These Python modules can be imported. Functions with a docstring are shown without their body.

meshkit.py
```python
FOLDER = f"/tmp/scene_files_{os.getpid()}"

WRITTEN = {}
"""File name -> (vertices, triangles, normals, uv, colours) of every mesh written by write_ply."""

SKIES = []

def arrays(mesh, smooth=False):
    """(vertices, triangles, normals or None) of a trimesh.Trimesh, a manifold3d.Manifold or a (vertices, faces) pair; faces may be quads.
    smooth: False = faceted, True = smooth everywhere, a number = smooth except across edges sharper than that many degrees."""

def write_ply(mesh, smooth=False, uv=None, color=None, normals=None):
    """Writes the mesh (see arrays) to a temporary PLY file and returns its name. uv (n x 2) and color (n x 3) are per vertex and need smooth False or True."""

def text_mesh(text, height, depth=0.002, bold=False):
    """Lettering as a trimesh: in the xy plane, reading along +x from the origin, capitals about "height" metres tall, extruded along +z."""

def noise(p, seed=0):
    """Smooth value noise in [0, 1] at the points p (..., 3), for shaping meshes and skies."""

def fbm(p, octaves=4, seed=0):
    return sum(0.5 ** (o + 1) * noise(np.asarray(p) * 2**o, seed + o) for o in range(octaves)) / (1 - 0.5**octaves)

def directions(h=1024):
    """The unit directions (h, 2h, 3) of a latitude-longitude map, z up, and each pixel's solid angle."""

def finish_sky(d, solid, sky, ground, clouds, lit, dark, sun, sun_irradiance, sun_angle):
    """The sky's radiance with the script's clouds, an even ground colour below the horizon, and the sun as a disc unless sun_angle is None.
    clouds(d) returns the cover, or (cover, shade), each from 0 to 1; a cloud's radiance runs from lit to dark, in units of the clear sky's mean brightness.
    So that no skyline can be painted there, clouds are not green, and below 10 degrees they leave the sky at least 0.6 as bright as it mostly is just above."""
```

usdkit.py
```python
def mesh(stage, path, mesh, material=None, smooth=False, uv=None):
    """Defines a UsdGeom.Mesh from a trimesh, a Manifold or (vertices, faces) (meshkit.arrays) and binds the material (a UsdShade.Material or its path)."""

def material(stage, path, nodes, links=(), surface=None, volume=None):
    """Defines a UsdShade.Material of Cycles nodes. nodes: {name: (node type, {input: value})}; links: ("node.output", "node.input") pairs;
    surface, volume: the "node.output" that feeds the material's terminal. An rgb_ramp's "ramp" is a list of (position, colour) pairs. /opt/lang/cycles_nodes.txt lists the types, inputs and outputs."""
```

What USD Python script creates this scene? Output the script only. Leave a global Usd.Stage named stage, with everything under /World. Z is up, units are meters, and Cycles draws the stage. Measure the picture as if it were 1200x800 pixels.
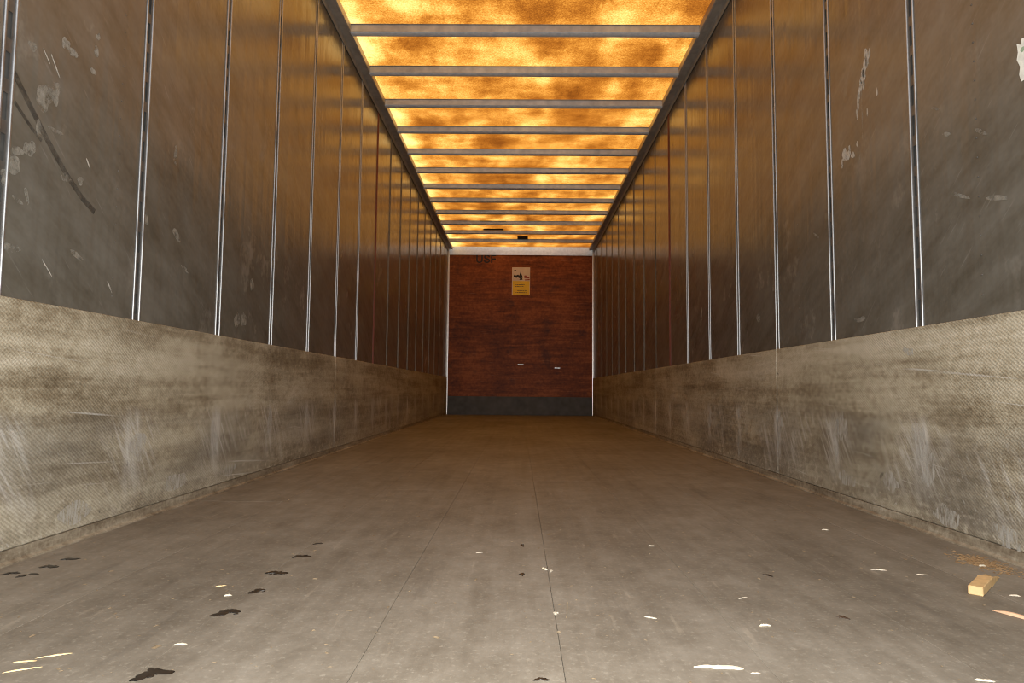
import math
import numpy as np, trimesh
from shapely.geometry import Polygon, box as sbox
from pxr import Usd, UsdGeom, UsdLux, UsdShade, Gf, Sdf
import usdkit, meshkit

stage = Usd.Stage.CreateInMemory()
UsdGeom.SetStageUpAxis(stage, 'Z')
UsdGeom.SetStageMetersPerUnit(stage, 1.0)
world = UsdGeom.Xform.Define(stage, '/World')
stage.SetDefaultPrim(world.GetPrim())
UsdGeom.Scope.Define(stage, '/World/Looks')

# ------------------------------------------------------------------ camera, sky, flash, exposure
PITCH, YAW, ROLL, EYE = .0708, -.0103, .009, .428
cp, sp_, cy, sy = math.cos(PITCH), math.sin(PITCH), math.cos(YAW), math.sin(YAW)
Fw = np.array([sy * cp, cy * cp, sp_]); R0 = np.array([cy, -sy, 0]); U0 = np.cross(R0, Fw)
Rt = math.cos(ROLL) * R0 + math.sin(ROLL) * U0
Up = -math.sin(ROLL) * R0 + math.cos(ROLL) * U0
cam = UsdGeom.Camera.Define(stage, '/World/camera')
cam.CreateHorizontalApertureAttr(36.0); cam.CreateVerticalApertureAttr(24.0)
cam.CreateFocalLengthAttr(24.0)
cam.CreateClippingRangeAttr(Gf.Vec2f(0.05, 500))
cam.CreateExposureAttr(.5)
cam.AddTransformOp().Set(Gf.Matrix4d(*Rt, 0, *Up, 0, *(-Fw), 0, 0, 0, EYE, 1))

sky = UsdLux.DomeLight.Define(stage, '/World/overcast_sky')          # hazy daylight
sky.CreateIntensityAttr(.32); sky.CreateColorAttr(Gf.Vec3f(.93, .97, 1.03))
sun = UsdLux.DistantLight.Define(stage, '/World/sun')                # high sun from beyond the closed end: it shines through the roof skin
sun.CreateAngleAttr(1.5); sun.CreateIntensityAttr(1.36); sun.CreateColorAttr(Gf.Vec3f(1, .96, .9)); sun.CreateNormalizeAttr(True)
sun.AddRotateXYZOp().Set(Gf.Vec3f(-32, 12, 0))

flash = UsdLux.DiskLight.Define(stage, '/World/camera_flash')         # the flash just above the camera's lens
flash.CreateRadiusAttr(.03); flash.CreateIntensityAttr(4900.0); flash.CreateColorAttr(Gf.Vec3f(1, .97, .92))
flash.AddTransformOp().Set(Gf.Matrix4d(*Rt, 0, *Up, 0, *(-Fw), 0, 0, -.02, EYE + .08, 1))

# ------------------------------------------------------------------ helpers
_used = {}
def numbered(path):
    n = _used.get(path, -1) + 1; _used[path] = n
    return path if n == 0 else f'{path}_{n:03d}'
def data(prim, **kw):
    for k, v in kw.items():
        if v: prim.SetCustomDataByKey(k, v)
    return prim
def thing(name, label, category=None, group=None, kind=None, loc=(0, 0, 0), rotz=0):
    x = UsdGeom.Xform.Define(stage, numbered('/World/' + name))
    x.AddTranslateOp().Set(Gf.Vec3d(*map(float, loc)))
    if rotz: x.AddRotateZOp().Set(float(rotz))
    return data(x.GetPrim(), label=label, category=category, group=group, kind=kind)
def obj(name, m, mat, parent=None, smooth=False, **kw):
    path = numbered((str(parent.GetPath()) if parent is not None else '/World') + '/' + name)
    return data(usdkit.mesh(stage, path, m, mat, smooth=smooth).GetPrim(), **kw)
def copy_of(src, loc, label, **kw):
    was = src.GetCustomData()
    base = str(src.GetPath()).split('/')[-1]
    x = UsdGeom.Xform.Define(stage, numbered('/World/' + base))
    x.GetPrim().GetReferences().AddInternalReference(src.GetPath())
    x.ClearXformOpOrder(); x.GetPrim().GetAttribute('xformOp:translate')
    x.AddTranslateOp().Set(Gf.Vec3d(*map(float, loc)))
    x.GetPrim().SetInstanceable(True)
    return data(x.GetPrim(), label=label, category=was.get('category'), group=was.get('group'), **kw)
def bx(x0, x1, y0, y1, z0, z1):
    m = trimesh.creation.box((x1 - x0, y1 - y0, z1 - z0)); m.apply_translation(((x0 + x1) / 2, (y0 + y1) / 2, (z0 + z1) / 2)); return m
def cbx(x0, x1, y0, y1, z0, z1, c=.002):
    """box with chamfered edges"""
    h = np.array([x1 - x0, y1 - y0, z1 - z0]) / 2; c = min(c, h.min() * .49); pts = []
    for s in np.ndindex(2, 2, 2):
        s = np.array(s) * 2 - 1
        for k in range(3):
            q = h - c; q[k] = h[k]; pts.append(s * q)
    m = trimesh.convex.convex_hull(np.array(pts)); m.apply_translation(((x0 + x1) / 2, (y0 + y1) / 2, (z0 + z1) / 2)); return m
cat = trimesh.util.concatenate
def prism(poly, d):
    if not isinstance(poly, Polygon): poly = Polygon(poly)
    return trimesh.creation.extrude_polygon(poly, d, engine='earcut')
def axes(m, ex, ey, ez, o=(0, 0, 0)):
    T = np.eye(4); T[:3, 0], T[:3, 1], T[:3, 2], T[:3, 3] = ex, ey, ez, o
    m = m.copy(); m.apply_transform(T)
    if np.linalg.det(T[:3, :3]) < 0: m.invert()
    return m
def sweep_y(profile, y0, y1):     # profile of (x, z) points
    return axes(prism(profile, y1 - y0), (1, 0, 0), (0, 0, 1), (0, 1, 0), (0, y0, 0))
def sweep_x(profile, x0, x1):     # profile of (y, z) points
    return axes(prism(profile, x1 - x0), (0, 1, 0), (0, 0, 1), (1, 0, 0), (x0, 0, 0))
def blob(rng, rx, ry, n=22, rough=.3):
    a = np.arange(n) * 2 * np.pi / n
    r = 1 + rough * sum(rng.uniform(-1, 1) * np.cos(k * a + rng.uniform(0, 6.3)) / k for k in (2, 3, 4, 5))
    r = np.clip(r, .35, 1.8)
    return Polygon(np.stack([rx * r * np.cos(a), ry * r * np.sin(a)], 1)).buffer(0)

# ------------------------------------------------------------------ materials
class G:
    def __init__(s): s.n, s.l, s.k = {}, [], 0
    def __call__(s, kind, **inp):
        s.k += 1; name = f'n{s.k}'; vals = {}
        for k, v in inp.items():
            if isinstance(v, str) and '.' in v and v.split('.')[0] in s.n: s.l.append((v, f'{name}.{k}'))
            else: vals[k] = v
        s.n[name] = (kind, vals); return name
    def pos(s): return s('geometry') + '.position'
    def scaled(s, p, sc, rot=0):
        if rot: p = s('vector_rotate', rotate_type='x_axis', vector=p, angle=rot) + '.vector'
        return s('mapping', vector=p, scale=sc) + '.vector'
    def noise(s, p, sc=(1, 1, 1), rot=0, scale=1., detail=3., rough=.55, dist=0.):
        return s('noise_texture', vector=s.scaled(p, sc, rot), scale=scale, detail=detail, roughness=rough, distortion=dist) + '.fac'
    def m(s, op, a, b=0., c=0., clamp=False): return s('math', math_type=op, value1=a, value2=b, value3=c, use_clamp=clamp) + '.value'
    def mr(s, v, a, b, c=0., d=1., kind='linear'):
        return s('map_range', range_type=kind, value=v, from_min=a, from_max=b, to_min=c, to_max=d, clamp=True) + '.result'
    def ramp(s, v, stops): return s('rgb_ramp', fac=v, ramp=stops) + '.color'
    def mix(s, f, a, b, kind='mix'): return s('mix', mix_type=kind, fac=f, color1=a, color2=b) + '.color'
    def bump(s, h, strength, dist): return s('bump', height=h, strength=strength, distance=dist) + '.normal'
    def done(s, name, surf, **kw): return usdkit.material(stage, '/World/Looks/' + name, s.n, s.l, surface=surf)
    def principled(s, name, **kw): return s.done(name, s('principled_bsdf', **kw) + '.BSDF')
def plain(name, col, rough=.5, metal=0., var=.25, scale=20., **kw):
    g = G(); p = g.pos()
    n = g.noise(p, scale=scale, detail=4.)
    c = g.ramp(n, [(.25, [x * (1 - var) for x in col]), (.75, [min(1, x * (1 + var)) for x in col])])
    return g.principled(name, base_color=c, roughness=rough, metallic=metal, **kw)

def panel_material(name, sgn):
    g = G(); p = g.pos()
    big = g.noise(p, scale=1.3, detail=4.)
    diag = g.noise(p, (1, 1.4, 14), rot=sgn * .5, scale=1.6, detail=5., rough=.6)
    fine = g.noise(p, (1, 1, 1), scale=60., detail=3.)
    f = g.m('multiply_add', big, .55, g.m('multiply_add', diag, .27, g.m('multiply', fine, .18)))
    base = g.ramp(f, [(.3, (.064, .056, .042)), (.5, (.090, .080, .061)), (.7, (.124, .113, .09))])
    sm = g.noise(p, (1, 1, .8), scale=5.5, detail=5., rough=.62)
    where = g.noise(p, scale=.8, detail=2.)
    smear = g.m('multiply', g.mr(sm, .6, .74), g.mr(where, .42, .62))
    hair = g.noise(p, (1, 3, 40), rot=sgn * .75, scale=2.2, detail=3.)
    scr = g.m('multiply', g.mr(hair, .66, .74), .28)
    haze = g.noise(p, (1, 2, 5), rot=sgn * .5, scale=1.6, detail=7., rough=.7)
    haze = g.mr(haze, .32, .7)                        # dusty haze
    base = g.mix(g.m('multiply', haze, .5), base, (.215, .208, .185))
    base = g.mix(g.m('multiply', smear, .45), base, (.30, .28, .25))
    base = g.mix(scr, base, (.27, .26, .24))
    rough = g.m('multiply_add', smear, .25, g.mr(f, .3, .7, .19, .27))
    wav = g.noise(p, (1, 9, .25), scale=1., detail=2.)
    wav2 = g.noise(p, (1, 30, 2.5), scale=1., detail=2.)
    h = g.m('multiply_add', wav2, .25, wav)
    return g.principled(name, base_color=base, roughness=rough, specular_ior_level=.66, specular_tint=(1, .84, .58), normal=g.bump(h, .35, .012))
M = {}
M['panel_a'] = panel_material('grey_wall_panel_a', 1)
M['panel_b'] = panel_material('grey_wall_panel_b', 1)

def liner_material(name, sgn):
    g = G(); p = g.pos()
    xyz = g('separate_xyz', vector=p); y, z = xyz + '.y', xyz + '.z'
    def weave(ky, kz):
        ph = g.m('add', g.m('multiply', y, ky), g.m('multiply', z, kz))
        ph = g.m('add', ph, g.m('multiply', g.noise(p, scale=6., detail=2.), 3.))
        return g.m('sine', ph)
    w1 = weave(sgn * 420., 590.)                      # diagonal ribs of the woven cloth
    w2 = weave(sgn * -560., 700.)
    worn = g.noise(p, (1, .9, 2.2), scale=1.6, detail=3.)
    w = g.m('multiply_add', w1, .72, g.m('multiply', w2, .28))
    grit = g.noise(p, (1, 1, 1), scale=110., detail=4., rough=.8)
    w = g.m('multiply_add', g.m('subtract', grit, .5), 4.5, w)
    vis = g.mr(g.noise(p, (1, .8, 2.5), scale=2.2, detail=4., rough=.6), .34, .62, .22, .72)
    band = g.noise(p, (1, .4, 10), scale=1.2, detail=8., rough=.68)      # dirt lying in long level bands
    blot = g.noise(p, (1, 1, 1.6), scale=2.6, detail=9., rough=.68)
    f = g.m('multiply_add', band, .40, g.m('multiply_add', blot, .32, g.m('multiply', g.noise(p, (1, .8, 1.3), scale=34., detail=6., rough=.75), .28)))
    base = g.ramp(f, [(.36, (.12, .092, .056)), (.445, (.265, .222, .152)), (.52, (.44, .395, .295)), (.61, (.58, .535, .43))])
    base = g.mix(g.m('multiply', g.mr(w, -1., 1., 1, 0), vis), base, g.mix(.62, base, (.045, .035, .02)))
    # below half height: greyer, rubbed by freight
    low = g.m('multiply', g.mr(z, .40, .30, 0, 1, 'smoothstep'), g.mr(worn, .38, .62))
    base = g.mix(g.m('multiply', low, .75), base, g.mix(.38, (.125, .118, .105), base))
    # pale rubbing where the posts stand behind the liner
    t = g.m('fraction', g.m('divide', g.m('subtract', y, 1.573 - .297), .594))
    d = g.m('absolute', g.m('subtract', t, .5))
    post = g.mr(d, .035, .10, 1, 0, 'smoothstep')
    post2 = g.mr(d, .05, .38, 1, 0, 'smoothstep')
    zz = g.m('multiply', g.mr(z, .05, .2), g.mr(z, .37, .31))
    brk = g.noise(p, (1, 26, 4), rot=sgn * -.35, scale=1., detail=5., rough=.65)
    brk2 = g.noise(p, (1, 70, 5), rot=sgn * -.6, scale=1., detail=4., rough=.65)
    sc = g.m('multiply', g.m('multiply', post, zz), g.mr(brk, .36, .6))
    sc2 = g.m('multiply', g.m('multiply', post2, zz), g.mr(brk2, .5, .62))
    long_ = g.m('multiply', g.mr(g.noise(p, (1, .9, 60), rot=sgn * .08, scale=1.3, detail=3.), .66, .72), g.mr(worn, .4, .6))
    speck = g.m('multiply', g.mr(z, .42, .15), g.mr(g.noise(p, (1, 1.5, 1), rot=sgn * -.5, scale=55., detail=4., rough=.75), .6, .72))
    rub = g.m('multiply', g.m('multiply', g.mr(z, .02, .12), g.mr(z, .38, .30)), g.m('multiply', g.mr(g.noise(p, scale=3.1, detail=3.), .5, .62), g.mr(g.noise(p, (1, 20, 3), rot=sgn * -.5, scale=1.5, detail=6., rough=.75), .48, .64)))
    sc = g.m('maximum', g.m('multiply', sc, .8), g.m('maximum', g.m('multiply', sc2, .55), g.m('multiply', long_, .7)))
    sc = g.m('maximum', sc, g.m('maximum', g.m('multiply', speck, .6), g.m('multiply', rub, .6)))
    base = g.mix(sc, base, (.56, .55, .52))
    # chaff and dust near the foot
    foot = g.m('multiply', g.mr(z, .16, .03), g.mr(g.noise(p, (1, 1, 1.4), scale=38., detail=3.), .54, .66))
    base = g.mix(g.m('multiply', foot, .55), base, (.56, .52, .42))
    black = g.mr(g.noise(p, (1, 1, 1), scale=16., detail=4., rough=.6), .70, .76)
    base = g.mix(g.m('multiply', black, .7), base, (.05, .045, .04))
    return g.principled(name, base_color=base, roughness=.55, specular_ior_level=.35, normal=g.bump(w, .35, .0015))
M['liner_a'] = liner_material('woven_liner_a', 1)
M['liner_b'] = liner_material('woven_liner_b', -1)

def board_material():
    g = G(); p = g.pos()
    rnd = g('object_info') + '.random'
    q = g('vector_math', math_type='add', vector1=p, vector2=g('combine_xyz', x=0., y=g.m('multiply', rnd, 3.), z=g.m('multiply', rnd, 2.)) + '.vector') + '.vector'
    grain = g.noise(q, (26, .8, 1), scale=1., detail=5., rough=.6)
    big = g.noise(p, (1, .6, 1), scale=1.6, detail=5., rough=.6)
    cloud = g.noise(p, (1.3, 1, 1), scale=8., detail=9., rough=.78)
    f = g.m('multiply_add', big, .42, g.m('multiply_add', grain, .16, g.m('multiply_add', cloud, .42, g.m('multiply_add', rnd, .02, -.01))))
    base = g.ramp(f, [(.36, (.11, .093, .070)), (.5, (.19, .168, .134)), (.64, (.275, .25, .208))])
    dust = g.mr(g.noise(p, (1, 1, 1), scale=85., detail=3., rough=.7), .56, .72)
    base = g.mix(g.m('multiply', dust, .34), base, (.44, .41, .34))
    dark = g.mr(g.noise(p, (9, .9, 1), scale=1.2, detail=5., rough=.65), .6, .74)
    base = g.mix(g.m('multiply', dark, .5), base, (.075, .065, .055))
    sawn = g.mr(g.noise(p, (40, 5, 1), scale=1., detail=4.), .64, .72)
    base = g.mix(g.m('multiply', sawn, .25), base, (.42, .37, .29))
    h = g.m('multiply_add', grain, .3, g.m('multiply', g.noise(p, scale=60., detail=4.), .7))
    return g.principled('worn_floor_board', base_color=base, roughness=.6, specular_ior_level=.35, normal=g.bump(h, .25, .003))
M['board'] = board_material()

def roof_material():
    g = G(); p = g.pos()
    xyz = g('separate_xyz', vector=p)
    a = g.noise(p, (2.3, 1.15, 1), scale=1.5, detail=3., rough=.5, dist=.3)
    b = g.noise(p, (1.3, 2.6, 1), scale=1.7, detail=5., rough=.6)
    fine = g.noise(p, scale=100., detail=2., rough=.8)
    edge = g.mr(xyz + '.x', -1.2, -.92, .16, 0., 'smoothstep')
    col = g.noise(p, (3.0, .3, 1), scale=1., detail=3.)
    f = g.m('multiply_add', a, .48, g.m('multiply_add', b, .32, g.m('multiply_add', col, .2, edge)))
    f = g.m('multiply_add', g.m('subtract', f, .5), 1.55, .5)
    f = g.m('add', f, g.m('multiply_add', fine, .5, -.25))
    T = g.ramp(f, [(.24, (.09, .024, .003)), (.40, (.20, .064, .007)), (.50, (.31, .118, .015)), (.58, (.43, .190, .032)), (.68, (.60, .315, .078)), (.82, (.74, .46, .16))])
    tr = g('translucent_bsdf', color=T)
    di = g('diffuse_bsdf', color=(.34, .18, .05))
    mx = g('mix_closure', fac=.18, closure1=tr + '.BSDF', closure2=di + '.BSDF')
    return g.done('amber_translucent_roof', mx + '.closure')
M['roof'] = roof_material()

def ply_material():
    g = G(); p = g.pos()
    grain = g.noise(p, (1.2, 1, 13), scale=1.6, detail=7., rough=.65, dist=.3)
    big = g.noise(p, scale=1.8, detail=4.)
    f = g.m('multiply_add', grain, .42, g.m('multiply_add', big, .33, g.m('multiply', g.noise(p, scale=26., detail=4.), .25)))
    base = g.ramp(f, [(.39, (.085, .021, .004)), (.5, (.21, .055, .011)), (.61, (.36, .115, .027))])
    dk = g.mr(g.noise(p, (1, 1, 1.3), scale=3.2, detail=5.), .6, .7)
    base = g.mix(g.m('multiply', dk, .6), base, (.025, .012, .012))
    scr = g.mr(g.noise(p, (2, 1, 40), scale=1.7, detail=3.), .68, .73)
    base = g.mix(g.m('multiply', scr, .4), base, (.42, .25, .14))
    return g.principled('red_brown_plywood', base_color=base, roughness=.5, specular_ior_level=.25, normal=g.bump(grain, .2, .003))
M['ply'] = ply_material()
M['steel'] = plain('galvanised_steel', (.84, .88, .96), .45, .1, .18, 30.)
M['lip'] = plain('bright_rubbed_steel', (.43, .43, .43), .42, .9, .12, 60.)
M['strip'] = plain('dull_grey_steel', (.17, .165, .155), .45, .7, .25, 40.)
M['dull_lip'] = plain('grimy_steel_lip', (.16, .14, .115), .5, .5, .3, 40.)
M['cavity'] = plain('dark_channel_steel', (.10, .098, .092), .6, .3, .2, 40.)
M['red_strip'] = plain('red_oxide_paint', (.16, .035, .016), .5, 0., .25, 30.)
M['rail'] = plain('dirty_aluminium_rail', (.42, .385, .34), .45, .3, .25, 14.)
M['alu'] = plain('brushed_aluminium', (.66, .64, .61), .34, .85, .15, 24.)
M['kick'] = plain('dark_kick_steel', (.075, .078, .078), .6, .2, .35, 9.)
M['base'] = None
def base_material():
    g = G(); p = g.pos(); z = g('separate_xyz', vector=p) + '.z'
    f = g.m('multiply_add', g.noise(p, (1, .8, 6), scale=4., detail=6., rough=.7), .6, g.m('multiply', g.noise(p, scale=50., detail=4., rough=.7), .4))
    b = g.ramp(f, [(.36, (.10, .075, .05)), (.48, (.21, .175, .125)), (.57, (.30, .265, .20)), (.66, (.42, .385, .31))])
    return g.principled('scraped_base_rail', base_color=b, roughness=.6, specular_ior_level=.3)
M['base'] = base_material()
M['sub'] = plain('dark_subfloor', (.06, .05, .04), .8)
M['skin'] = plain('white_outer_skin', (.7, .7, .7), .5, 0., .06, 3.)
M['asphalt'] = plain('grey_asphalt', (.17, .17, .165), .9, 0., .3, 30.)
M['oil'] = plain('dark_wet_drip', (.018, .014, .011), .35, 0., .2, 60.)
M['oil_brown'] = plain('brown_drip', (.05, .028, .016), .5, 0., .2, 60.)
M['pine'] = plain('fresh_pine', (.62, .42, .20), .6, 0., .18, 60.)
M['pale_wood'] = plain('pale_split_wood', (.78, .68, .50), .6, 0., .12, 90.)
M['pink_wood'] = plain('pinkish_split_wood', (.58, .36, .22), .6, 0., .2, 70.)
M['chip'] = plain('dusty_wood_chip', (.48, .42, .33), .7, 0., .25, 120.)
M['pale_chip'] = plain('pale_wood_chip', (.52, .47, .37), .7, 0., .22, 120.)
M['straw'] = plain('straw_coloured_shaving', (.66, .5, .26), .6, 0., .2, 90.)
M['straw_dull'] = plain('dull_chaff', (.44, .35, .22), .7, 0., .25, 90.)
M['sawdust'] = plain('damp_sawdust', (.24, .155, .075), .8, 0., .3, 90.)
def fuzzy(name, col, lo, hi, sc=45., most=.8, stretch=(1, 1, 1)):
    g = G(); p = g.scaled(g.pos(), stretch)
    a = g.m('multiply', g.mr(g.noise(p, scale=sc, detail=5., rough=.7), lo, hi), most)
    b = g.mix(g.noise(p, scale=sc * 1.7, detail=3.), [x * .7 for x in col], [min(1, x * 1.25) for x in col])
    return g.principled(name, base_color=b, roughness=.7, alpha=a)
M['smear'] = fuzzy('white_paint_smear', (.50, .48, .43), .36, .52, 60., .9)
M['smudge'] = fuzzy('grey_dust_smudge', (.34, .325, .28), .40, .66, 38., .6)
M['dab'] = fuzzy('pale_dab', (.36, .345, .30), .36, .6, 70., .7)
M['scrape'] = fuzzy('dark_rubber_scrape', (.035, .033, .03), .3, .75, 40., .42)
M['white_card'] = plain('sign_white', (.72, .64, .56), .5, 0., .08, 9.)
M['yellow'] = plain('sign_yellow', (.85, .58, .02), .5, 0., .1, 9.)
M['black'] = plain('black_print', (.012, .011, .012), .6, 0., .2, 9.)
M['redp'] = plain('red_print', (.3, .05, .03), .6, 0., .2, 9.)
M['tape'] = plain('dark_patch_tape', (.02, .015, .01), .7)

# ------------------------------------------------------------------ the setting
XL, XR, Y0, YB, H, ZK, SP = -1.23, 1.27, .6, 11.64, 2.835, .639, .594
POST = [1.573 + SP * j for j in range(17)]
ROOFZ = 2.884
rng = np.random.default_rng(7)

obj('ground', bx(-14, 14, -30, 14, -1.32, -1.22), M['asphalt'], kind='structure', label='grey asphalt yard under the trailer')

floor = thing('floor', 'worn grey-brown wooden trailer floor of long boards', kind='structure')
obj('subfloor', bx(XL - .04, XR + .04, Y0, YB + .05, -.09, -.0345), M['sub'], floor)
edges = [XL] + [.073 + .32 * k for k in range(-3, 4)] + [XR]
edges[1] = .073 + .32 * -3
for i in range(len(edges) - 1):
    x0, x1 = edges[i] + .0003, edges[i + 1] - .0003
    cuts = [Y0] + sorted((2.6 + (i * 1.37) % 2.4, 5.3 + (i * .83) % 1.9, 8.6 + (i * 1.1) % 1.6)) + [YB]
    for a, b in zip(cuts[:-1], cuts[1:]):
        dz = rng.uniform(-.0003, 0)
        obj('board', cbx(x0, x1, a + .0008, b - .0008, -.034, dz, .0005), M['board'], floor)

def wall(side):
    s = -1 if side == 'left' else 1
    X = XL if s < 0 else XR
    nm = {'left': 'dark glossy grey panelled wall with a diagonal dark scrape', 'right': 'dark glossy grey panelled wall with white paint smears'}[side]
    w = thing('wall_' + side, nm, kind='structure')
    ys = [Y0 - .0225] + POST + [YB + .0215]
    for a, b in zip(ys[:-1], ys[1:]):
        dx = rng.uniform(0, .0012)
        f = X + s * dx
        obj('wall_panel', cbx(min(f, f + s * .012), max(f, f + s * .012), a + .0225, b - .0225, .002, H, .0015), M['panel_a' if s < 0 else 'panel_b'], w)
    o = X + s * .03
    obj('outer_skin', bx(min(o, o + s * .012), max(o, o + s * .012), Y0, YB + .05, -.1, H + .04), M['skin'], w)
    cut = [Y0, POST[3 if s > 0 else 1] , POST[8 if s > 0 else 6], POST[12], YB - .004] if s > 0 else [Y0, POST[5], POST[10], YB - .004]
    for a, b in zip(cut[:-1], cut[1:]):
        t = X - s * .009
        obj('scuff_liner', cbx(min(t, X), max(t, X), a + .002, b - .002, .036, ZK, .003), M['liner_a' if s < 0 else 'liner_b'], w)
    base = [(X, 0), (X - s * .020, 0), (X - s * .020, .004), (X - s * .0115, .009), (X - s * .010, .034), (X, .0358)]
    obj('baseboard_' + side, sweep_y(base if s < 0 else base[::-1], Y0, YB), M['base'], kind='structure',
        label='scraped flat base rail along the foot of the ' + ('wall with the diagonal scrape' if s < 0 else 'wall with white smears'))
    return w
WL, WR = wall('left'), wall('right')

wb = thing('wall_back', 'red-brown plywood end wall with metal kick plate and header', kind='structure')
obj('plywood_panel', cbx(XL - .029, XR + .029, YB, YB + .02, -.09, H + .045), M['ply'], wb)
obj('kick_plate', cbx(XL + .02, XR - .02, YB - .006, YB, .002, .315), M['kick'], wb, label='dark scuffed steel kick plate')
obj('header_rail', sweep_x([(YB, 2.745), (YB, 2.90), (YB - .03, 2.90), (YB - .022, 2.86), (YB - .016, 2.80), (YB - .012, 2.745)], XL + .02, XR - .02), M['alu'], wb, smooth=40, label='pale aluminium header rail')
for s, X in ((-1, XL), (1, XR)):
    prof = [(X, YB), (X, YB - .05), (X - s * .006, YB - .05), (X - s * .007, YB - .010), (X - s * .020, YB - .008), (X - s * .021, YB)]
    m = axes(prism(Polygon(prof).buffer(0), 2.84), (1, 0, 0), (0, 1, 0), (0, 0, 1))
    obj('corner_trim', m, M['alu'], wb, label='thin bright aluminium corner trim')
obj('lettering', axes(meshkit.text_mesh('USF', .135, .0008, bold=True), (1, 0, 0), (0, 0, 1), (0, -1, 0), (-.765, YB, 2.612)), M['black'], wb, label='black lettering under the header rail')
for x, z in ((.03, .861), (.655, .808)):
    m = axes(prism(sbox(-.045, -.006, .045, .006).buffer(.004), .006), (1, 0, 0), (0, 0, 1), (0, -1, 0), (x, YB, z)); obj('staple', m, M['lip'], wb, label='bright steel staple')

# roof skin: a thin translucent glass-fibre sheet, slightly wavy
ceil = thing('ceiling', 'glowing amber translucent fibreglass roof skin', kind='structure')
nx, ny = 60, 240
gx, gy = np.meshgrid(np.linspace(XL - .02, XR + .02, nx), np.linspace(Y0, YB + .03, ny), indexing='ij')
gz = ROOFZ + .008 * (meshkit.fbm(np.stack([gx * 2, gy * 3, gx * 0], -1), 3, 5) - .5)
idx = np.arange(nx * ny).reshape(nx, ny)
quads = np.stack([idx[:-1, :-1], idx[:-1, 1:], idx[1:, 1:], idx[1:, :-1]], -1).reshape(-1, 4)
obj('roof_skin', (np.stack([gx, gy, gz], -1).reshape(-1, 3), quads), M['roof'], ceil, smooth=True)
for x0, x1, y0, y1 in ((-.575, -.205, 9.76, 9.86), (-.56, -.25, 10.25, 10.33), (-.04, .13, 10.76, 11.0)):
    obj('roof_patch', cbx(x0, x1, y0, y1, ROOFZ - .013, ROOFZ - .010, .001), M['tape'], ceil, label='dark taped patch on the roof skin')

for n, (s, X) in enumerate(((-1, XL), (1, XR))):
    i = lambda d: X - s * d
    prof = [(i(-.045), 2.905), (i(-.045), 2.838), (i(.004), 2.838), (i(.004), 2.800), (i(.009), 2.800), (i(.012), 2.836), (i(.018), 2.842), (i(.060), 2.838), (i(.066), 2.832), (i(.075), 2.836), (i(.078), 2.868), (i(.078), 2.878), (i(.0), 2.878)]
    prof = prof[:-1] + [(i(.02), 2.879), (i(.02), 2.905)]
    obj(f'trim_{n + 1}', sweep_y(Polygon(prof).buffer(0), Y0, YB - .001), M['rail'], kind='structure',
        label='grimy aluminium top rail over the ' + ('wall with the diagonal scrape' if s < 0 else 'wall with white smears'))

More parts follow.
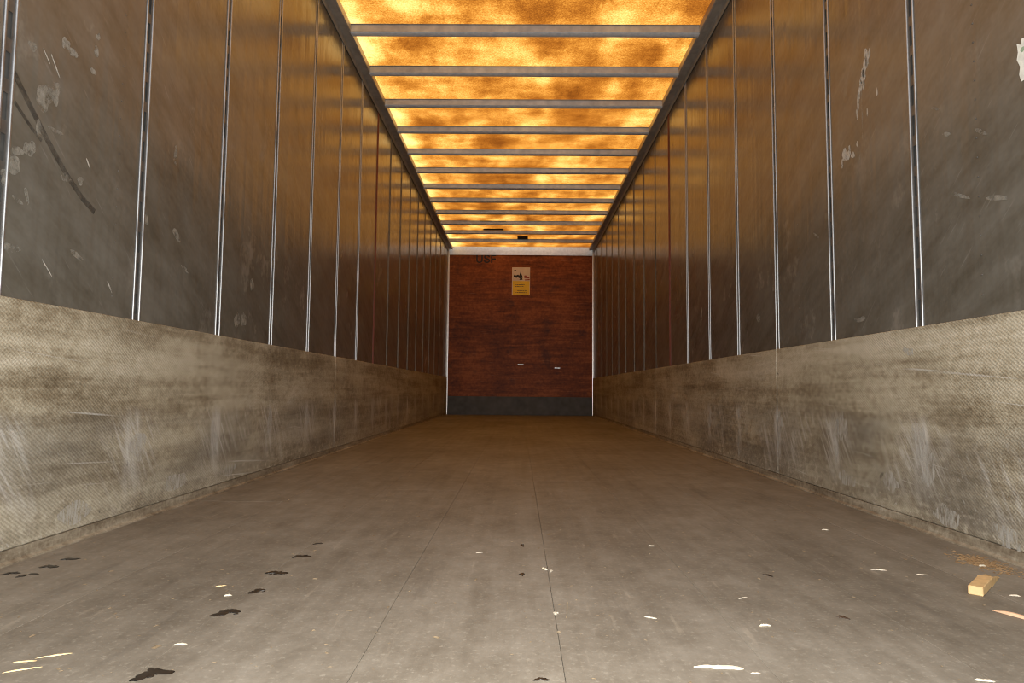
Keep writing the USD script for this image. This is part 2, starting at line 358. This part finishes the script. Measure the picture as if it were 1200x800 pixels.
# ------------------------------------------------------------------ roof bows
BOWS = [4.479 + SP * i for i in range(-6, 12)]
ordn = ['first', 'second', 'third', 'fourth', 'fifth', 'sixth', 'seventh', 'eighth', 'ninth', 'tenth', 'eleventh', 'twelfth', 'thirteenth', 'fourteenth', 'fifteenth', 'sixteenth', 'seventeenth', 'eighteenth']
xa, xb = XL + .07, XR - .07
def bow_parts(t):
    zt = ROOFZ - .006
    arc = [(.032 * math.sin(a), H + .003 - .0075 * math.cos(a)) for a in np.linspace(-1.45, 1.45, 13)]
    obj('bottom_face', sweep_x(Polygon(arc + [(.030, H + .0045), (-.030, H + .0045)]).buffer(0), xa, xb), M['steel'], t, smooth=35)
    for s in (-1, 1):
        web = [(s * .030, H + .001), (s * .033, H + .001), (s * .044, zt - .002), (s * .041, zt - .002)]
        obj('web', sweep_x(Polygon(web).buffer(0), xa, xb), M['rail'], t)
        obj('flange', bx(xa, xb, min(s * .041, s * .056), max(s * .041, s * .056), zt - .002, zt), M['rail'], t)
vis = [b for b in BOWS if b > 4.2]
def bow_label(y):
    if y < 4.2: return f'galvanised roof bow overhead near the open end, number {ordn[int(round((y - BOWS[0]) / SP))]} inward'
    k = int(round((y - vis[0]) / SP)); n = len(vis)
    if k == n - 1: return 'thin galvanised roof bow just before the plywood end wall'
    return f'galvanised roof bow across the amber roof, {ordn[k]} from the top of the picture'
vis0 = thing('roof_bow', bow_label(vis[0]), 'roof bow', 'roof bows under the amber skin', loc=(0, vis[0], 0)); bow_parts(vis0)
for y in vis[1:] + [b for b in BOWS if b < 4.2][::-1]:
    copy_of(vis0, (0, y, 0), bow_label(y))

# ------------------------------------------------------------------ slotted posts
def post_parts(t, s, red, far=False):
    """post at the origin on the wall plane x = 0, the room on the -s side"""
    z0, z1 = .60, H
    ex, ey, ez = (0, 1, 0), (0, 0, 1), (-s, 0, 0)
    plate = sbox(-.0135, z0, .0135, z1)
    if not red:
        z = z0 + .06; holes = []
        while z < z1 - .08:
            holes.append(sbox(-.0075, z, .0075, z + .066)); z += .1
        for h in holes: plate = plate.difference(h)
    obj('face_strip', axes(prism(plate, .002), ex, ey, ez, (s * .003, 0, 0)), M['red_strip' if red else 'strip'], t)
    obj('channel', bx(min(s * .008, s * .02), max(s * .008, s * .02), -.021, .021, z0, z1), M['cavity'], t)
    for c in (-.0175, .0175):
        a = np.linspace(0, np.pi, 9)
        prof = np.stack([c + .0036 * np.cos(a), .0040 * np.sin(a)], 1)
        prof = np.vstack([prof, [(c - .0036, -.006), (c + .0036, -.006)]])
        obj('lip', axes(prism(Polygon(prof), z1 - z0), (0, 1, 0), (-s, 0, 0), (0, 0, 1), (0, 0, z0)), M['red_strip' if red else 'dull_lip' if far else 'lip'], t, smooth=40)
for s, X, wn in ((-1, XL, 'scraped wall'), (1, XR, 'white-smeared wall')):
    src = far = None
    for j, y in enumerate(POST):
        if j == 7:
            t = thing('red_wall_post', f'red-brown painted post among the bare steel ones on the {wn}', 'wall post', loc=(X, y, 0)); post_parts(t, s, True); continue
        if j == 16: lab = f'grimy slotted wall post closest to the plywood end of the {wn}'
        elif j > 7: lab = f'grimy slotted wall post, {ordn[j - 8]} beyond the red one on the {wn}'
        else: lab = f'slotted steel wall post, {ordn[j]} from the open end on the {wn}'
        if j > 7 and far is None:
            far = thing('grimy_wall_post', lab, 'wall post', 'grimy posts of the ' + wn, loc=(X, y, 0)); post_parts(far, s, False, True); continue
        if j > 7: copy_of(far, (X, y, 0), lab); continue
        if src is None:
            src = thing('wall_post', lab, 'wall post', 'steel posts on the ' + wn, loc=(X, y, 0)); post_parts(src, s, False)
        else: copy_of(src, (X, y, 0), lab)

# ------------------------------------------------------------------ marks on the walls (flat paint and dirt, parts of the walls)
def wall_mark(w, y, z, ry, rz, mat, rot=0, rough=.35, seed=0, part='scuff_mark', th=.0004):
    s = -1 if w is WL else 1; X = XL if s < 0 else XR
    r = np.random.default_rng(seed + 100)
    poly = blob(r, ry, rz, 26, rough)
    c, d = math.cos(rot), math.sin(rot)
    m = axes(prism(poly, th), (0, c, d), (0, -d, c), (-s, 0, 0), (X - s * .0001, y, z))
    obj(part, m, mat, w)
k = 0
# streaky white smears on the right-hand wall
r = np.random.default_rng(3)
for i, (y, z, ry, rz, rot) in enumerate([(2.445, 1.66, .012, .035, -.1), (2.46, 1.63, .016, .03, .2), (2.425, 1.665, .007, .02, 0), (2.475, 1.60, .018, .028, .1), (2.49, 1.575, .010, .022, 0), (2.505, 1.55, .008, .022, .05), (2.47, 1.565, .005, .02, 0), (2.515, 1.52, .007, .03, 0), (2.525, 1.48, .004, .02, 0),
        (2.38, 1.50, .004, .016, 0), (2.45, 1.455, .003, .014, 0), (2.63, 1.36, .02, .022, .3), (2.60, 1.345, .022, .014, -.3), (2.565, 1.335, .015, .011, 0), (2.65, 1.33, .006, .02, 0), (2.59, 1.37, .006, .012, 0), (2.53, 1.365, .005, .01, 0)]):
    wall_mark(WR, y, z, ry, rz, M['smear'], rot, .45, i, 'paint_smear')
for y, z0, z1 in ((2.488, 1.37, 1.56), (2.515, 1.30, 1.33)):
    obj('paint_smear', bx(XR - .0005, XR + .0002, y - .0012, y + .0012, z0, z1), M['smudge'], WR)
for i, (y, z, ry, rz, rot) in enumerate([(3.62, .82, .03, .02, .4), (2.55, .70, .035, .008, .1), (2.52, .705, .02, .005, .1), (4.55, 1.2, .02, .09, -.3), (4.75, .95, .02, .07, .2), (3.4, .95, .008, .02, 0), (2.0, 1.2, .02, .006, .4), (1.85, 1.15, .03, .006, .5), (1.95, 1.0, .05, .005, .45), (2.05, 1.30, .02, .005, .4), (1.8, .95, .05, .006, .3), (2.9, 1.1, .03, .006, .5)]):
    wall_mark(WR, y, z, ry, rz, M['smudge'], rot, .35, 40 + i)
# smudges, chips and the diagonal scrape on the left-hand wall
for i, (y, z, ry, rz, rot) in enumerate([(1.77, 1.35, .014, .016, 0), (1.80, 1.34, .018, .012, .5), (1.90, 1.395, .012, .014, 0), (1.89, 1.33, .01, .01, 0), (1.905, 1.44, .008, .01, 0)]):
    wall_mark(WL, y, z, ry, rz, M['dab'], rot, .6, 70 + i)
for i, (y, z, ry, rz, rot) in enumerate([(1.65, 1.28, .014, .012, 0), (1.70, 1.17, .03, .035, .3), (1.74, 1.20, .018, .03, 0), (1.69, 1.08, .012, .025, .2), (1.62, 1.0, .018, .012, 0), (1.61, .96, .025, .02, 0), (1.585, .92, .015, .02, 0), (1.66, 1.02, .02, .02, 0), (1.80, .99, .02, .012, 0), (1.86, 1.0, .012, .012, 0), (1.75, 1.1, .03, .006, 0), (2.2, .98, .012, .02, .5), (1.63, .88, .018, .006, -.3), (1.66, .90, .006, .02, .3),
        (2.37, 1.25, .012, .035, 0), (2.40, .97, .03, .015, -.4), (2.47, .86, .03, .006, -.3), (3.36, 1.08, .03, .06, 0), (2.75, .78, .02, .02, 0), (3.1, .9, .02, .03, 0), (2.95, .72, .03, .03, 0), (3.02, .73, .03, .03, 0), (1.86, .79, .03, .008, -.3), (1.62, .76, .03, .01, 0)]):
    wall_mark(WL, y, z, ry, rz, M['smudge'], rot, .45, 90 + i)
for i, (y, z, ry, rz, rot) in enumerate([(1.745, .735, .026, .0018, -.75), (2.02, .725, .02, .0022, -.9), (1.735, 1.27, .03, .002, -.9), (1.70, 1.28, .018, .0015, -.8), (1.89, 1.06, .016, .002, -.9)]):
    wall_mark(WL, y, z, ry, rz, M['smear'], rot, .2, 130 + i, 'scratch')
M['rub'] = fuzzy('pale_rubbed_patch', (.52, .505, .46), .44, .64, 60., .7, (1, 1.6, .35))
def liner_mark(w, y, z, ry, rz, rot, seed):
    s = -1 if w is WL else 1; X = (XL if s < 0 else XR) - s * .0092
    q = np.random.default_rng(seed + 500); c, d = math.cos(rot), math.sin(rot)
    obj('rubbed_patch', axes(prism(blob(q, ry, rz, 28, .55), .0003), (0, c, d), (0, -d, c), (-s, 0, 0), (X, y, z)), M['rub'], w)
for i, a in enumerate([(2.69, .30, .045, .06, .3), (2.74, .24, .028, .07, .15), (2.66, .10, .06, .03, 0), (3.33, .28, .03, .06, .2), (3.345, .2, .02, .07, 0), (3.945, .26, .012, .07, .1), (3.95, .12, .01, .08, 0), (2.17, .27, .04, .07, -.1), (2.13, .19, .03, .05, .2), (2.35, .13, .05, .03, .3), (4.54, .25, .02, .06, 0), (5.14, .26, .02, .06, 0), (5.73, .26, .02, .06, 0), (2.05, .07, .06, .03, 0), (1.8, .06, .05, .03, .2), (2.22, .565, .03, .012, .3)]):
    liner_mark(WR, *a, seed=i)
for i, a in enumerate([(2.2, .24, .05, .04, .2), (2.75, .23, .03, .06, 0), (3.36, .26, .03, .07, 0), (3.96, .25, .02, .07, .1), (4.55, .26, .03, .07, 0), (5.1, .25, .03, .07, 0), (6.3, .25, .03, .07, 0), (7.5, .22, .03, .09, 0), (2.45, .09, .08, .03, .1), (2.9, .08, .07, .025, 0), (1.9, .08, .07, .03, 0)]):
    liner_mark(WL, *a, seed=50 + i)
def streak(w, pts, wd, mat, nm):
    s = -1 if w is WL else 1; X = XL if s < 0 else XR
    from shapely.geometry import LineString
    poly = LineString(pts).buffer(wd, cap_style=2, join_style=1)
    obj(nm, axes(prism(poly, .0004), (0, 1, 0), (0, 0, 1), (-s, 0, 0), (X - s * .0001, 0, 0)), mat, w)
streak(WL, [(1.592, 1.185), (1.66, 1.12), (1.72, 1.065), (1.80, 1.0), (1.87, .955), (1.93, .93)], .009, M['scrape'], 'rubber_scrape')
streak(WL, [(1.60, 1.115), (1.66, 1.075), (1.70, 1.055)], .005, M['scrape'], 'rubber_scrape')

# faint upright rows of rivets half-way across two bays
for w, s, X, y, z0, z1 in ((WL, -1, XL, 2.035, .70, 1.75), (WR, 1, XR, 3.09, .70, 1.2), (WR, 1, XR, 1.87, .70, 1.75)):
    heads = []
    for z in np.arange(z0, z1, .055):
        m = trimesh.creation.icosphere(1, .0028); m.apply_scale((.45, 1, 1)); m.apply_translation((X - s * .0002, y, z)); heads.append(m)
    obj('rivet_row', cat(heads), M['strip'], w, smooth=True, kind='stuff')

# white sticker scrap at the edge
st = thing('torn_sticker', 'torn white paper sticker scrap on the wall with the paint smears', 'sticker', loc=(XR, 1.690, 1.27))
q = np.random.default_rng(12)
out = [(-.035, .045), (-.005, .06), (.002, .045), (.014, .055), (.011, .03), (.016, .012), (.006, -.01), (.010, -.03), (.004, -.05), (-.012, -.05), (-.035, -.045)]
obj('paper', axes(prism(out, .0006), (0, 1, 0), (0, 0, 1), (-1, 0, 0), (-.0002, 0, 0)), plain('white_paper', (.72, .74, .68), .6, 0., .15, 60.), st)
obj('patch', axes(prism(blob(q, .008, .006), .0003), (0, 1, 0), (0, 0, 1), (-1, 0, 0), (-.0008, -.005, .03)), plain('faint_green_print', (.3, .42, .3), .6), st, label='faint green print')

# ------------------------------------------------------------------ the sign on the end wall
sg = thing('warning_sign', 'small white and yellow printed notice on the red-brown plywood wall', 'sign', loc=(.025, YB, 2.292))
def flat(poly, lift, th=.0006): return axes(prism(poly, th), (1, 0, 0), (0, 0, 1), (0, -1, 0), (0, -lift, 0))
obj('sign_sheet', flat(sbox(-.155, -.243, .155, .243).buffer(-.004).buffer(.004), 0, .002), M['white_card'], sg)
obj('yellow_field', flat(sbox(-.142, -.232, .148, .005), .002), M['yellow'], sg, label='yellow lower half with rows of print')
pic = [flat(Polygon(c).buffer(0), .002) for c in (
    [(-.13, .075), (-.12, .11), (-.10, .12), (-.09, .10), (-.05, .115), (-.03, .10), (-.02, .13), (-.005, .175), (.005, .165), (.005, .13), (.02, .10), (.03, .06), (-.02, .05), (-.06, .07), (-.08, .055), (-.10, .07)],
    [(-.12, .195), (-.10, .20), (-.08, .19), (-.09, .18), (-.115, .182)],
    [(-.02, .045), (.015, .06), (.03, .03), (0, .02), (-.03, .028)])]
obj('picture', cat(pic), M['black'], sg, label='black printed figures')
obj('red_picture', cat([flat(Polygon(c).buffer(0), .002) for c in ([(.05, .075), (.06, .10), (.085, .105), (.10, .08), (.14, .07), (.15, .05), (.06, .055)], [(.06, .03), (.15, .04), (.15, .02), (.07, .015)])]), M['redp'], sg, label='red printed figures')
rows = []
for i, (z, a, b, h) in enumerate(((-.03, -.06, .02, .012), (-.06, -.09, .06, .012), (-.09, -.10, .05, .012), (-.135, -.10, .10, .013), (-.165, -.06, .10, .012), (-.195, -.09, .10, .012))):
    x = a
    while x < b:
        wd = (.022, .034, .015, .028)[int(x * 1000) % 4]; rows.append(flat(sbox(x, z - h / 2, min(x + wd, b), z + h / 2), .0026)); x += wd + .007
obj('print', cat(rows), plain('olive_print', (.2, .13, .02), .6), sg, label='rows of small dark print')

# ------------------------------------------------------------------ drips on the floor
def drip(x, y, rx, ry, rot, label, mat='oil', seed=0, split=False, group=None):
    from shapely.ops import unary_union
    r = np.random.default_rng(seed); L, wd = max(rx, ry) * 1.1, min(rx, ry) * .72
    n = 7; t = np.linspace(-1, 1, n); bits = []
    off = wd * .7 * np.sin(t * 2.2 + r.uniform(0, 3))
    for a, o in zip(t, off):
        if split and abs(a) < .2: continue
        q = blob(r, L * r.uniform(.22, .34), wd * (1 - .55 * abs(a)) * r.uniform(.7, 1.15), 20, .5)
        bits.append(Polygon(np.array(q.exterior.coords) + [a * L * .78, o]))
    for _ in range(4):                                    # feathered edge
        a = r.uniform(-.8, .8); q = blob(r, L * .2, wd * .18, 12, .5); bits.append(Polygon(np.array(q.exterior.coords) + [a * L, wd * r.uniform(-.9, .9)]))
    u = unary_union([b.buffer(0) for b in bits]).simplify(.0003)
    ps = [Polygon(q.exterior) for q in getattr(u, 'geoms', [u]) if q.area > 1e-6]
    parts = []
    for p in ps:
        v = np.array(p.exterior.coords)[:-1]; c = v.mean(0); n = len(v)
        rings = [np.c_[c + (v - c) * k, np.full(n, z)] for k, z in ((1, .0002), (.92, .0011), (.6, .0015))]
        P = np.vstack(rings + [[[*c, .0016]], [[*c, .0001]]]); F = []
        for a in range(2):
            for b in range(n):
                i, j = a * n + b, a * n + (b + 1) % n; F += [(i, j, j + n), (i, j + n, i + n)]
        for b in range(n):
            j = (b + 1) % n; F += [(2 * n + b, 2 * n + j, 3 * n), (j, b, 3 * n + 1)]
        parts.append(trimesh.Trimesh(P, F, process=False))
    m = cat(parts); c, s = math.cos(rot), math.sin(rot)
    m = axes(m, (c, s, 0), (-s, c, 0), (0, 0, 1), (x, y, 0))
    obj('oil_drip', m, M[mat], None, smooth=True, label=label, category='drip', group=group)
row, row2 = 'dark drips in a row on the floor', 'dark drips beside the base rail'
drip(-.542, 1.045, .022, .026, .6, 'big feathered dark drip, first of the row from the open end', seed=1, group=row)
drip(-.553, 1.327, .024, .020, .3, 'long curled dark drip, second of the row from the open end', seed=2, group=row)
drip(-.549, 1.467, .016, .016, .4, 'rounded dark drip, third of the row on the boards', seed=3, group=row)
drip(-.556, 1.612, .022, .020, .4, 'broken dark drip in two blots, fourth of the row', seed=4, split=True, group=row)
drip(-.550, 1.767, .016, .020, .6, 'slim dark drip, fifth of the row on the boards', seed=5, group=row)
drip(-.551, 1.912, .009, .012, .5, 'smallest dark drip at the far end of the row', seed=6, group=row)
drip(-1.155, 1.579, .013, .016, .6, 'dark drip beside the base rail, lowest of its group of four', seed=7, group=row2)
drip(-1.107, 1.567, .016, .018, .5, 'split dark drip beside the base rail, second of four', seed=8, split=True, group=row2)
drip(-1.110, 1.641, .018, .018, .5, 'oval dark drip beside the base rail, third of four', seed=9, group=row2)
drip(-1.108, 1.715, .014, .018, .6, 'dark drip beside the base rail, last of the group of four', seed=10, group=row2)
drip(.014, 1.92, .006, .014, 1.5, 'tiny dark drop mid-floor, the farther of a pair', seed=11)
drip(.012, 1.623, .007, .011, 1.3, 'tiny dark drop mid-floor, the nearer of a pair', seed=12)
drip(.588, 1.64, .007, .011, -.6, 'lone dark drop on the boards, farther of two toward the wood block', seed=13)
drip(.624, 1.346, .010, .010, -.4, 'brownish drop on the boards between white splinters and wood block', 'oil_brown', seed=14)
drip(.037, 1.045, .007, .010, .2, 'dark drop at the bottom edge of the picture, mid-floor', seed=15)

# ------------------------------------------------------------------ wood block and splinters
def torn_bar(L, w, h, seed):
    """a squared timber offcut along +y, its far end torn to slivers"""
    r = np.random.default_rng(seed); m = [cbx(-w / 2, w / 2, 0, L * .55, 0, h, .0015)]
    for i in range(5):
        x0 = -w / 2 + w * i / 5; x1 = x0 + w / 5; e = L * r.uniform(.68, 1.0); zt = h * r.uniform(.4, 1)
        P = [(x0, L * .5, 0), (x1, L * .5, 0), (x0, L * .5, h), (x1, L * .5, h), ((x0 + x1) / 2 - .001, e, .0005), ((x0 + x1) / 2 + .001, e, .0005), ((x0 + x1) / 2, e * .9, zt * .5), (x0, L * .6, zt), (x1, L * .6, zt)]
        m.append(trimesh.convex.convex_hull(np.array(P)))
    return m
tb = torn_bar(.22, .028, .019, 4)
wbk = thing('wood_block', 'yellow pine offcut with a torn end lying by the base rail', 'wood block', loc=(.978, 1.500, 0), rotz=-43)
obj('block', tb[0], M['pine'], wbk); obj('torn_end', cat(tb[1:]), M['pine'], wbk, label='end torn into slivers')

def splinter(x, y, L, w, h, ang, mat, label, seed, name='wood_splinter', cat_='splinter', group=None):
    r = np.random.default_rng(seed); n = 11; t = np.linspace(0, 1, n)
    half = w / 2 * np.clip(.10 + 1.05 * t ** .8, .1, 1) * r.uniform(.7, 1.25, n); half[-1] *= r.uniform(.3, .9)
    mid = r.normal(0, .04 * w, n).cumsum(); top = h * np.clip(np.minimum(t * 4 + .2, (1 - t) * 3 + .2), .2, 1) * r.uniform(.8, 1.15, n)
    P, F = [], []
    for i in range(n):
        X = (t[i] - .5) * L; P += [(X, mid[i] - half[i], .0003), (X, mid[i] + half[i], .0003), (X, mid[i] + half[i] * .6, top[i]), (X, mid[i] - half[i] * .6, top[i] * .9)]
    for i in range(n - 1):
        a, b = 4 * i, 4 * i + 4
        for k in range(4):
            l = (k + 1) % 4; F += [(a + k, a + l, b + l), (a + k, b + l, b + k)]
    F += [(0, 2, 1), (0, 3, 2)]; e = 4 * (n - 1); F += [(e, e + 1, e + 2), (e, e + 2, e + 3)]
    m = trimesh.Trimesh(P, F, process=False); m.invert() if m.volume < 0 else None
    c, s = math.cos(ang), math.sin(ang)
    obj(name, axes(m, (c, s, 0), (-s, c, 0), (0, 0, 1), (x, y, 0)), M[mat], None, label=label, category=cat_, group=group)
A = math.radians
SPL = [(.314, 1.097, .076, .011, .004, A(-3), 'pale_wood', 'large bright white splinter at the bottom edge of the floor'),
       (.972, 1.345, .12, .010, .006, A(-62), 'pink_wood', 'long pinkish splinter lying nearer than the wood block'),
       (.065, 1.672, .022, .005, .003, A(-60), 'pale_wood', 'white curled splinter beside the pair of tiny drops'),
       (.081, 1.652, .018, .006, .003, A(70), 'chip', 'beige splinter touching the white curled one mid-floor'),
       (.253, 1.328, .025, .005, .002, A(-25), 'pale_chip', 'slim white splinter on the boards, mid-distance, slanting'),
       (.456, 1.293, .022, .006, .003, A(12), 'pale_wood', 'short white splinter above the large bright one'),
       (.877, 1.699, .038, .009, .003, A(-8), 'chip', 'pale wedge splinter on the boards beyond the wood block'),
       (.372, 1.930, .020, .006, .003, A(0), 'pale_chip', 'small white splinter in the middle of the floor, farther off'),
       (.961, 2.178, .020, .007, .003, A(-10), 'pale_chip', 'white splinter near the base rail beyond the pale wedge'),
       (-.595, 1.433, .016, .006, .003, A(30), 'pale_chip', 'small white splinter close by the row of dark drips'),
       (-.640, 1.500, .026, .004, .002, A(40), 'straw', 'straw-coloured shaving behind the row of dark drips'),
       (-.735, 1.110, .05, .003, .002, A(28), 'straw', 'long straw shaving by the wall, upper of three'),
       (-.765, 1.085, .035, .004, .002, A(18), 'straw', 'straw shaving by the wall, middle of three'),
       (-.745, 1.055, .05, .003, .002, A(30), 'straw', 'long straw shaving by the wall, lower of three'),
       (-.560, 1.165, .022, .005, .002, A(0), 'pale_chip', 'white sliver between the two biggest dark drips'),
       (.075, 1.345, .016, .010, .003, A(80), 'chip', 'stubby beige chip on the board seam mid-floor'),
       (.098, 1.37, .10, .002, .0015, A(85), 'straw', 'long thin straw standing along the boards mid-floor'),
       (.365, 1.078, .016, .005, .002, A(0), 'chip', 'tiny chip beside the large bright splinter'),
       (1.06, 1.50, .022, .008, .003, A(-5), 'chip', 'dusty chip just nearer than the torn end of the block'),
       (1.105, 1.505, .016, .009, .003, A(10), 'chip', 'second dusty chip beside the torn end of the block'),
       (.96, 1.66, .03, .006, .002, A(-15), 'chip', 'dull flat chip behind the wood block'),
       (1.16, 1.75, .018, .010, .004, A(5), 'pale_chip', 'white chip between wood block and base rail'),
       (.47, 1.46, .03, .003, .002, A(35), 'chip', 'thin beige sliver beside a brownish drop'),
       (.70, 1.062, .03, .006, .003, A(-5), 'pale_chip', 'white splinter at the bottom corner of the floor'),
       (-.10, 1.83, .02, .006, .002, A(20), 'chip', 'pinkish chip in the middle of the boards')]
for i, s_ in enumerate(SPL): splinter(*s_, seed=200 + i)

# sawdust by the block, and the countless flecks strewn over the boards
def flecks(rng, n, pick, size):
    P, F = [], []
    for i in range(n):
        x, y = pick(rng); a = rng.uniform(0, 6.3); L = size * rng.lognormal(0, .55); w = L * rng.uniform(.25, .7); h = min(w, .003) * rng.uniform(.3, .7)
        c, s = math.cos(a), math.sin(a); b = len(P)
        for u, v, z in ((-L, -w * .5, 0), (L * .8, -w, 0), (L, w * .6, 0), (-L * .7, w, 0), (-L * .3, 0, h), (L * .4, 0, h)):
            P.append((x + u * c - v * s, y + u * s + v * c, .0002 + z))
        F += [(b + i_, b + j_, b + k_) for i_, j_, k_ in ((0, 1, 5), (0, 5, 4), (1, 2, 5), (2, 3, 4), (2, 4, 5), (3, 0, 4), (0, 2, 1), (0, 3, 2))]
    return trimesh.Trimesh(P, F, process=False)
def anywhere(r):
    while True:
        y = .8 + r.gamma(1.6, 1.1); x = r.uniform(XL + .03, XR - .03)
        if y < 10: return x, y
def fleck_material():
    g = G(); rnd = g('geometry') + '.random_per_island'
    return g.principled('mixed_wood_flecks', base_color=g.ramp(rnd, [(0, (.20, .15, .09)), (.35, (.34, .27, .17)), (.6, (.42, .38, .30)), (.8, (.55, .47, .32)), (1, (.78, .73, .62))]), roughness=.7)
obj('wood_flecks', flecks(np.random.default_rng(21), 1500, anywhere, .0023), fleck_material(), None, kind='stuff', label='pale wood flecks and chaff strewn over the floor boards', category='wood flecks')
obj('sawdust', flecks(np.random.default_rng(23), 900, lambda r: (r.normal(1.185, .022), r.normal(1.78, .045)), .003), M['sawdust'], None, kind='stuff', label='small patch of yellow sawdust by the base rail behind the block', category='sawdust')
